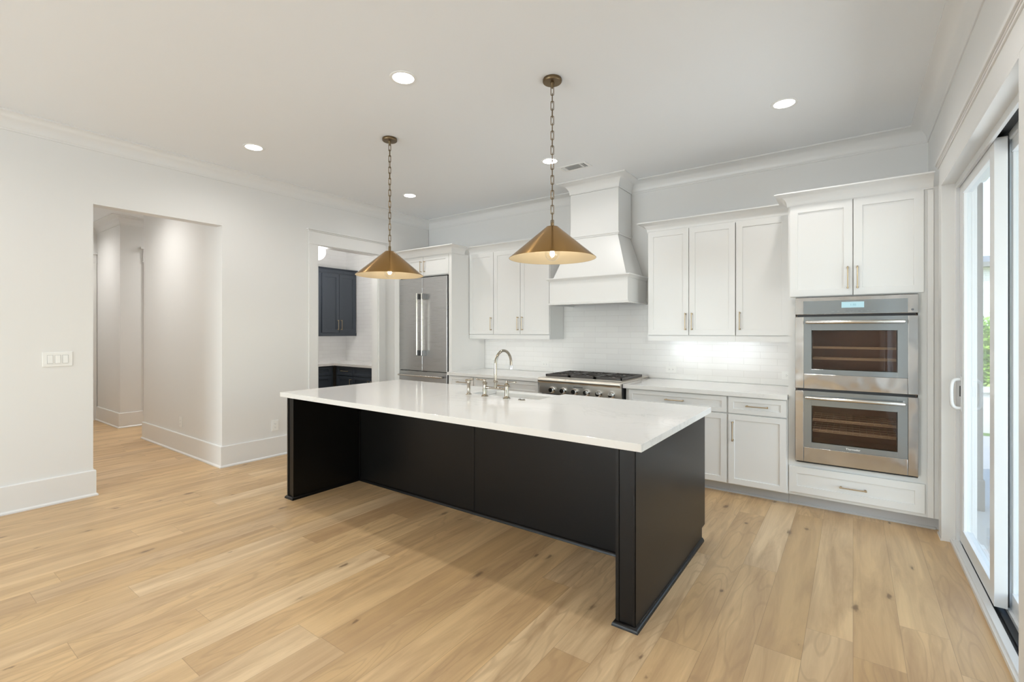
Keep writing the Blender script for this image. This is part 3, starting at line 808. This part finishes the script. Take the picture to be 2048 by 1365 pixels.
# ------------------------------------------------------------------ pendants
def pendant(x, y, label):
    t = thing('pendant_light', label, 'pendant light', (x, y, 0), 0, 'brass cone pendants over the island')
    MB().lathe([(.064, ZC - .0005), (.066, ZC - .006), (.066, ZC - .020), (.062, ZC - .025), (.014, ZC - .026), (.013, ZC - .036), (.006, ZC - .055), (.005, ZC - .066)], n=48).build('canopy', M['chain'], t, smooth=True)
    ch = MB(); z = ZC - .052; k = 0; hl, hw = .030, .0095
    while z > 2.232:
        c = z - hl
        base = [(-hw, hl), (hw, hl), (hw, -hl), (-hw, -hl)]
        pts = []
        for j, (a, b_) in enumerate(base):
            q = base[(j + 1) % 4]
            pts += [(a + (q[0] - a) * f_, b_ + (q[1] - b_) * f_) for f_ in ((.12, .88) if abs(a - q[0]) > .001 else (.04, .96))]
        ang = (k % 2) * PI / 2 + .5 + math.sin(k * 1.7) * .12
        ch.tube([(a * math.cos(ang), a * math.sin(ang), c + b_) for a, b_ in pts], .0029, 6, closed=True)
        z -= 2 * hl - .0085; k += 1
    ch.build('chain', M['chain'], t, smooth=True)
    MB().lathe([(.005, 2.235), (.006, 2.225), (.010, 2.215), (.012, 2.196), (.040, 2.195)], n=32).build('shade_cap', M['chain'], t, smooth=True)
    zt, zb, r0, r1 = 2.194, 1.976, .040, .300
    MB().lathe([(.012, zt), (r0, zt), (r0 + .002, zt - .001), (r1, zb + .001), (r1 + .001, zb), (r1, zb - .001)], n=96, cap=False).build('lamp_shade', M['brass'], t, smooth=True)
    MB().lathe([(.012, zt - .003), (r0 - .002, zt - .003), (r1 - .001, zb - .0008)], n=96, cap=False).build('shade_lining', M['brass_in'], t, smooth=True)
    sk = MB().lathe([(.019, 2.19), (.019, 2.09), (.015, 2.085)], n=24).build('bulb_socket', M['chain'], t, smooth=True)
    prof = [(.014, 2.088), (.017, 2.075)] + [(.052 * math.sin(a * PI / 24), 2.012 + .055 * math.cos(a * PI / 24)) for a in range(6, 24)] + [(.001, 1.957)]
    bl = MB().lathe(prof, n=40, cap=False).build('bulb', M['bulb'], t, smooth=True)
    f_ = MB()
    for k in range(6):
        a = k * PI / 3
        f_.tube([(.009 * math.cos(a), .009 * math.sin(a), 2.045), (.014 * math.cos(a), .014 * math.sin(a), 2.002)], .0011, 6)
    f_.build('filament', M['filament'], bl)
    d = bpy.data.lights.new('pendant_bulb', 'POINT'); d.energy = 6; d.color = (1, .93, .82); d.shadow_soft_size = .018
    o = bpy.data.objects.new('pendant_bulb', d); COL.objects.link(o); o.location = (x, y, 2.02)
pendant(-1.691, 2.82, 'large brushed brass cone pendant nearer the camera, above island right half')
pendant(-3.408, 2.826, 'brushed brass cone pendant farther away, above island left half')

# ------------------------------------------------------------------ recessed lights
def downlight(x, y, label, power=SPOT_POWER, group='round recessed ceiling lights', spread=164, blend=.8):
    t = thing('recessed_light', label, 'ceiling light', (x, y, ZC), 0, group)
    MB().lathe([(.070, 0), (.092, 0), (.092, -.003), (.088, -.005), (.072, -.003), (.070, 0)][::-1], n=48, cap=False).build('trim_ring', M['plastic'], t, smooth=True)
    MB().lathe([(.0715, -.0005), (.0715, -.003), (.05, -.0035)], n=48).build('lens', M['lens'], t)
    d = bpy.data.lights.new('downlight', 'SPOT'); d.energy = power; d.color = LAMP; d.spot_size = math.radians(spread); d.spot_blend = blend; d.shadow_soft_size = .06
    o = bpy.data.objects.new('downlight', d); COL.objects.link(o); o.location = (x, y, ZC - .012)
downlight(-2.517, 2.205, 'largest-looking round recessed light, in front of the near pendant canopy')
downlight(-4.620, 2.205, 'round recessed light over the floor before the left wall openings')
downlight(-.428, 4.165, 'round recessed light in the ceiling in front of the wall ovens', SPOT_POWER * .75)
downlight(-2.525, 4.165, 'round recessed light seen behind the near pendant chain, by the vent', SPOT_POWER * .75)
downlight(-4.630, 4.165, 'round recessed light seen between the two pendants, before the refrigerator', SPOT_POWER * .75)
downlight(-.428, 2.205, 'round recessed light above the floor right of the island')
for i, y in enumerate((-.1, -2.3, -4.5)):  # unseen rows of lights added to brighten the room
    for j, x in enumerate((-4.63, -2.52, -.43)):
        downlight(x, y, 'added unseen round recessed light in the part of the room behind the camera', group='added recessed lights behind the camera', power=SPOT_POWER * .75)
downlight(-6.85, 1.50, 'round recessed light in the hall ceiling beyond the square opening', 100, spread=160, blend=1)
downlight(-9.6, 1.60, 'round recessed light at the far end of the hall', 75, spread=160, blend=1)
downlight(-8.45, 3.4, 'round recessed light in the side corridor off the hall', 110, spread=160, blend=1)

# ceiling vent
t = thing('ceiling_vent', 'white rectangular air vent in the ceiling near the range hood', 'vent', (-2.40, 4.463, ZC))
b = MB(); b.box(-.165, .165, -.085, -.060, -.006, 0).box(-.165, .165, .060, .085, -.006, 0).box(-.165, -.135, -.06, .06, -.006, 0).box(.135, .165, -.06, .06, -.006, 0).box(.075, .085, -.06, .06, -.006, 0).box(-.105, -.095, -.06, .06, -.006, 0)
b.build('frame', M['grate_white'], t, .001)
box('backing', M['grate_white'], t, -.135, .090, -.06, .06, -.0015, -.0005)
box('shadow_slot', M['slotgrey'], t, .0901, .134, -.06, .06, -.0015, -.0005)
for k in range(9):
    y = -.052 + k * .013
    MB().extrude_poly([(-.095, y - .005, -.006), (-.095, y - .004, -.006), (-.095, y + .006, -.0018), (-.095, y + .005, -.0018)], (.17, 0, 0)).build('louver', M['grate_white'], t)
b = MB()
for k in range(2): b.box(.092 + k * .018, .096 + k * .018, -.06, .06, -.005, -.002)
for k in range(2): b.box(-.126 + k * .012, -.120 + k * .012, -.06, .06, -.005, -.002)
b.build('end_louvers', M['grate_white'], t)

# ------------------------------------------------------------------ outlets and switches
def outlet(label, loc, rz, horizontal, group=None, w=.078, h=.122):
    """plate lies in local xz, facing -y"""
    t = thing('wall_outlet', label, 'outlet', loc, rz, group)
    if horizontal: w, h = h, w
    box('cover_plate', M['plastic'], t, -w / 2, w / 2, -.006, 0, -h / 2, h / 2, .002)
    box('receptacle', M['plastic'], t, -(.052 if horizontal else .018), (.052 if horizontal else .018), -.0085, -.006, -(.018 if horizontal else .035), (.018 if horizontal else .035), .001)
    s_ = MB()
    for c in (-.020, .020):
        for d in (-.006, .006):
            if horizontal: s_.box(c - .005, c + .003, -.0089, -.0085, d - .0012, d + .0012)
            else: s_.box(d - .0012, d + .0012, -.0089, -.0085, c - .003, c + .005)
        if horizontal: s_.box(c + .007, c + .011, -.0089, -.0085, -.002, .002)
        else: s_.box(-.002, .002, -.0089, -.0085, c - .011, c - .007)
    s_.build('slots', M['slotgrey'], t)
    return t
go = 'horizontal outlets in the tile backsplash'
outlet('white horizontal outlet in the tile just left of the rangetop', (-3.318, YB - .0005, 1.033), 0, True, go)
outlet('white horizontal outlet in the tile seen through the gooseneck spout', (-4.17, YB - .0005, 1.045), 0, True, go)
outlet('white horizontal outlet in the tile right of the rangetop', (-1.658, YB - .0005, 1.041), 0, True, go)
outlet('white horizontal outlet in the tile partly hidden by the oven cabinet', (-.51, YB - .0005, 1.033), 0, True, go)
outlet('white vertical outlet on the left wall between hall opening and island', (XL + .0005, 2.875, .362), PI / 2, False)
outlet('white vertical outlet on the receding hall wall above its baseboard', (-6.615, 2.2995, .368), 0, False)
t = thing('light_switch', 'white triple rocker light switch plate on the left wall', 'light switch', (XL + .0005, 1.0015, 1.231), PI / 2)
box('cover_plate', M['plastic'], t, -.095, .095, -.006, 0, -.062, .062, .003)
for k in (-1, 0, 1):
    x = k * .048
    box('rocker_frame', M['slotgrey'], t, x - .0185, x + .0185, -.0066, -.006, -.0355, .0355)
    MB().extrude_poly([(x - .017, -.0066, -.034), (x - .017, -.012, -.034), (x - .017, -.0075, .034), (x - .017, -.0066, .034)], (.034, 0, 0)).build('rocker', M['plastic'], t, .0006)

# ------------------------------------------------------------------ butler pantry
PX = -7.71
gp = 'dark slate cabinets in the pantry'
tag(box('pantry_tile', M['tile_y'], None, PX, PX + .008, 3.2, YB, .93, ZC - .002), 'white tile on the pantry wall behind the dark upper cabinet', 'wall tile', 'pantry wall tile')
tag(box('pantry_tile', M['tile'], None, PX + .008, -5.70, YB, YB + .0079, .93, ZC - .002), 'white tile on the pantry side wall right of the dark upper cabinet', 'wall tile', 'pantry wall tile')
# upper cabinet faces +x : local frame rotated +90 (local -y -> world +x, local x -> world y)
t = thing('wall_cabinet', 'dark slate two-door upper cabinet seen through the pantry doorway', 'cabinet', (PX + .345, 0, 0), PI / 2, gp)
carcass(t, 3.95, 5.345, .021, .335, 1.43, 2.49, M['navy'])
for a, b_, hx in ((4.655, 4.985, 4.955), (4.99, 5.325, 5.022), (3.97, 4.30, 4.27), (4.305, 4.63, 4.335)):
    o = door(t, a, b_, 1.445, 2.475, 0, M['navy'], fw=.06); pull(o, hx, 1.58, 0, True)
box('light_rail', M['navy'], t, 3.95, 5.345, .006, .021, 1.385, 1.44)
MB().sweep([(5.345, .021), (3.95, .021)], COVE(.085, .06), 2.485).build('crown_molding', M['navy'], t, smooth=True)
t = thing('under_cabinet_light', 'slim lit strip light under the dark pantry upper cabinet', 'light', (PX + .17, 0, 1.43), PI / 2, 'lights under the upper cabinets')
box('housing', M['plastic'], t, 4.0, 5.3, -.012, .012, -.009, -.0005)
box('diffuser', M['led'], t, 4.01, 5.29, -.008, .008, -.012, -.0091)
# lower cabinets: run under the upper one, and run along the back wall
base_cab('dark slate base cabinet below the dark pantry upper cabinet', 3.3, 4.70, gp, M['navy'],
    [('drawer', 3.31, 3.99, .737, .882, None), ('drawer', 4.0, 4.645, .737, .882, None), ('door', 3.31, 3.99, .105, .727, (3.95, .6, True)), ('door', 4.0, 4.645, .105, .727, (4.04, .6, True))],
    loc=(PX + .62, 0, 0), rz=PI / 2, yf=0, yb=.61, H=.891, tm=M['navy'])
base_cab('narrow dark slate base cabinet in the pantry corner, one small drawer', -7.09, -6.60, gp, M['navy'],
    [('drawer', -7.04, -6.605, .737, .882, (-6.82, .811, False)), ('door', -7.04, -6.605, .105, .727, (-6.65, .60, True))], yf=4.72, tm=M['navy'], H=.891)
base_cab('wide dark slate base cabinet in the pantry, two doors under false drawer', -6.60, -5.70, gp, M['navy'],
    [('drawer', -6.595, -5.71, .737, .882, None), ('door', -6.595, -6.155, .105, .727, (-6.19, .60, True)), ('door', -6.150, -5.71, .105, .727, (-6.11, .60, True))], yf=4.72, tm=M['navy'], H=.891)
poly = [(PX + .0085, 3.3), (PX + .645, 3.3), (PX + .645, 4.695), (-5.70, 4.695), (-5.70, YB - .001), (PX + .0085, YB - .001)]
tag(MB().extrude_poly([(x, y, .8915) for x, y in poly], (0, 0, .0405)).build('pantry_countertop', M['quartz'], None, .002), 'white L-shaped countertop on the dark pantry cabinets', 'countertop')
outlet('white outlet on the pantry tile under the dark cabinet', (PX + .0085, 4.70, 1.09), PI / 2, True, 'outlets in the pantry')
outlet('white outlet on the pantry tile near the doorway edge', (-6.33, YB - .0005, 1.09), 0, False, 'outlets in the pantry')
t = thing('globe_light', 'glowing white globe ceiling light hanging inside the pantry', 'ceiling light', (-6.60, 4.08, 0))
MB().lathe([(.065, ZC - .001), (.065, ZC - .02), (.02, ZC - .03)], n=32).build('canopy', M['pull'], t, smooth=True)
MB().tube([(0, 0, ZC - .03), (0, 0, 2.80)], .007).build('stem', M['pull'], t, smooth=True)
MB().lathe([(.128 * math.sin(a * PI / 24) + .0005, 2.675 + .125 * math.cos(a * PI / 24)) for a in range(0, 25)], n=48, cap=False).build('globe', M['globe'], t, smooth=True)
for a in (.62, 2.7, 4.8):
    MB().tube([(.128 * math.cos(a), .128 * math.sin(a), 2.75), (.155 * math.cos(a), .155 * math.sin(a), 2.757)], .012, 12).build('globe_clip', M['pull'], t, smooth=True)
MB().lathe([(.02, 2.549), (.014, 2.54), (.005, 2.532)], n=20).build('finial', M['pull'], t, smooth=True)
d = bpy.data.lights.new('globe_bulb', 'POINT'); d.energy = 26; d.color = LAMP; d.shadow_soft_size = .13
o = bpy.data.objects.new('globe_bulb', d); COL.objects.link(o); o.location = (-6.60, 4.08, 2.40)

# ------------------------------------------------------------------ outside
m = paint('concrete_patio', (.50, .49, .47), .8, .2, 30); M['patio'] = m
m = mat('lawn', (.10, .20, .04), .9); M['lawn'] = m
struct(box('ground', M['patio'], None, .72, 6.0, -8, 9.5, -.14, -.04))
struct(box('lawn', M['lawn'], None, -14, 40, 9.5, 60, -.16, -.06))
# hedge: a solid woody core wrapped in leaf quads
m = mat('hedge_leaves', (.25, .42, .06), .5); g = G(m)
tc = g.n('ShaderNodeTexCoord'); g.put(g.b.inputs['Base Color'], g.ramp(g.noise(tc.outputs['Object'], 7, 3), [(.3, (.10, .24, .02)), (.5, (.26, .48, .05)), (.75, (.50, .70, .14))]))
M['leaf'] = m
hb = MB()
hx0, hx1, hy0, hy1, hz1 = .8, 6.5, 11.0, 12.4, 1.62
hb.box(hx0 + .1, hx1 - .1, hy0 + .15, hy1 - .1, -.06, hz1 - .15)
for k in range(15000):
    sd = random.random()
    if sd < .72: p_ = Vector((random.uniform(hx0, hx1), hy0 + random.gauss(.06, .06), random.uniform(0, hz1)))
    else: p_ = Vector((random.uniform(hx0, hx1), random.uniform(hy0, hy1), hz1 + random.gauss(-.1, .09)))
    a = Vector((random.gauss(0, 1), random.gauss(0, 1), random.gauss(0, 1))).normalized(); b_ = a.orthogonal().normalized()
    s_ = random.uniform(.03, .06)
    hb.face([p_ - a * s_, p_ + b_ * s_ * .5, p_ + a * s_, p_ - b_ * s_ * .5])
me = bpy.data.meshes.new('hedge'); hb.bm.to_mesh(me); hb.bm.free(); me.materials.append(M['leaf'])
o = bpy.data.objects.new('hedge', me); COL.objects.link(o); tag(o, 'bright green leafy hedge outside the sliding glass door', 'hedge', kind='stuff')
# garden wall in front of the hedge
tag(MB().box(.8, 6.5, 9.9, 10.1, -.06, .55).box(.75, 6.55, 9.86, 10.14, .55, .62).build('garden_wall', M['trim'], None, .004), 'low pale garden wall in front of the hedge outside', 'wall')
tag(MB().box(.71, .885, 5.52, 5.70, -.04, 3.1).box(.70, .895, 5.51, 5.71, -.04, .22).build('added_post', paint('taupe_post_paint', (.20, .19, .18), .7), None, .003), 'grey square post added just outside the sliding glass door', 'post')  # grey upright added to dim the bright view through the glass
struct(box('ceiling_shade_slab', M['trim'], None, .70, 3.6, -8, 6.0, 3.12, 3.25))  # unseen slab added to keep the sun off the post
# neighbouring house
m = mat('pale_brick', (.78, .78, .76), .8); g = G(m); p = g.xyz()
br = g.n('ShaderNodeTexBrick'); g.t.links.new(g.comb(p[0], p[2], 0), br.inputs['Vector']); br.inputs['Scale'].default_value = 1
br.inputs['Brick Width'].default_value = .24; br.inputs['Row Height'].default_value = .085; br.inputs['Mortar Size'].default_value = .007
br.inputs['Color1'].default_value = (.80, .80, .79, 1); br.inputs['Color2'].default_value = (.70, .71, .72, 1); br.inputs['Mortar'].default_value = (.50, .52, .55, 1)
g.t.links.new(br.outputs['Color'], g.b.inputs['Base Color']); M['brick'] = m
t = thing('neighboring_house', 'white brick house standing beyond the hedge outside', 'house', (4, 26, 0))
box('wall', M['brick'], t, -9, 12, 0, 8, -.06, 4.0)
MB().extrude_poly([(-9.4, -.3, 4.0), (-9.4, -.3, 4.18), (-9.4, 4, 4.9), (-9.4, 8.3, 4.0)], (21.8, 0, 0)).build('roof', M['slotgrey'], t)
wd = box('window', M['vinyl'], t, 3.0, 4.2, -.05, 0, 1.2, 2.9)
box('pane', M['rubber'], wd, 3.08, 4.12, -.07, -.051, 1.28, 2.82)
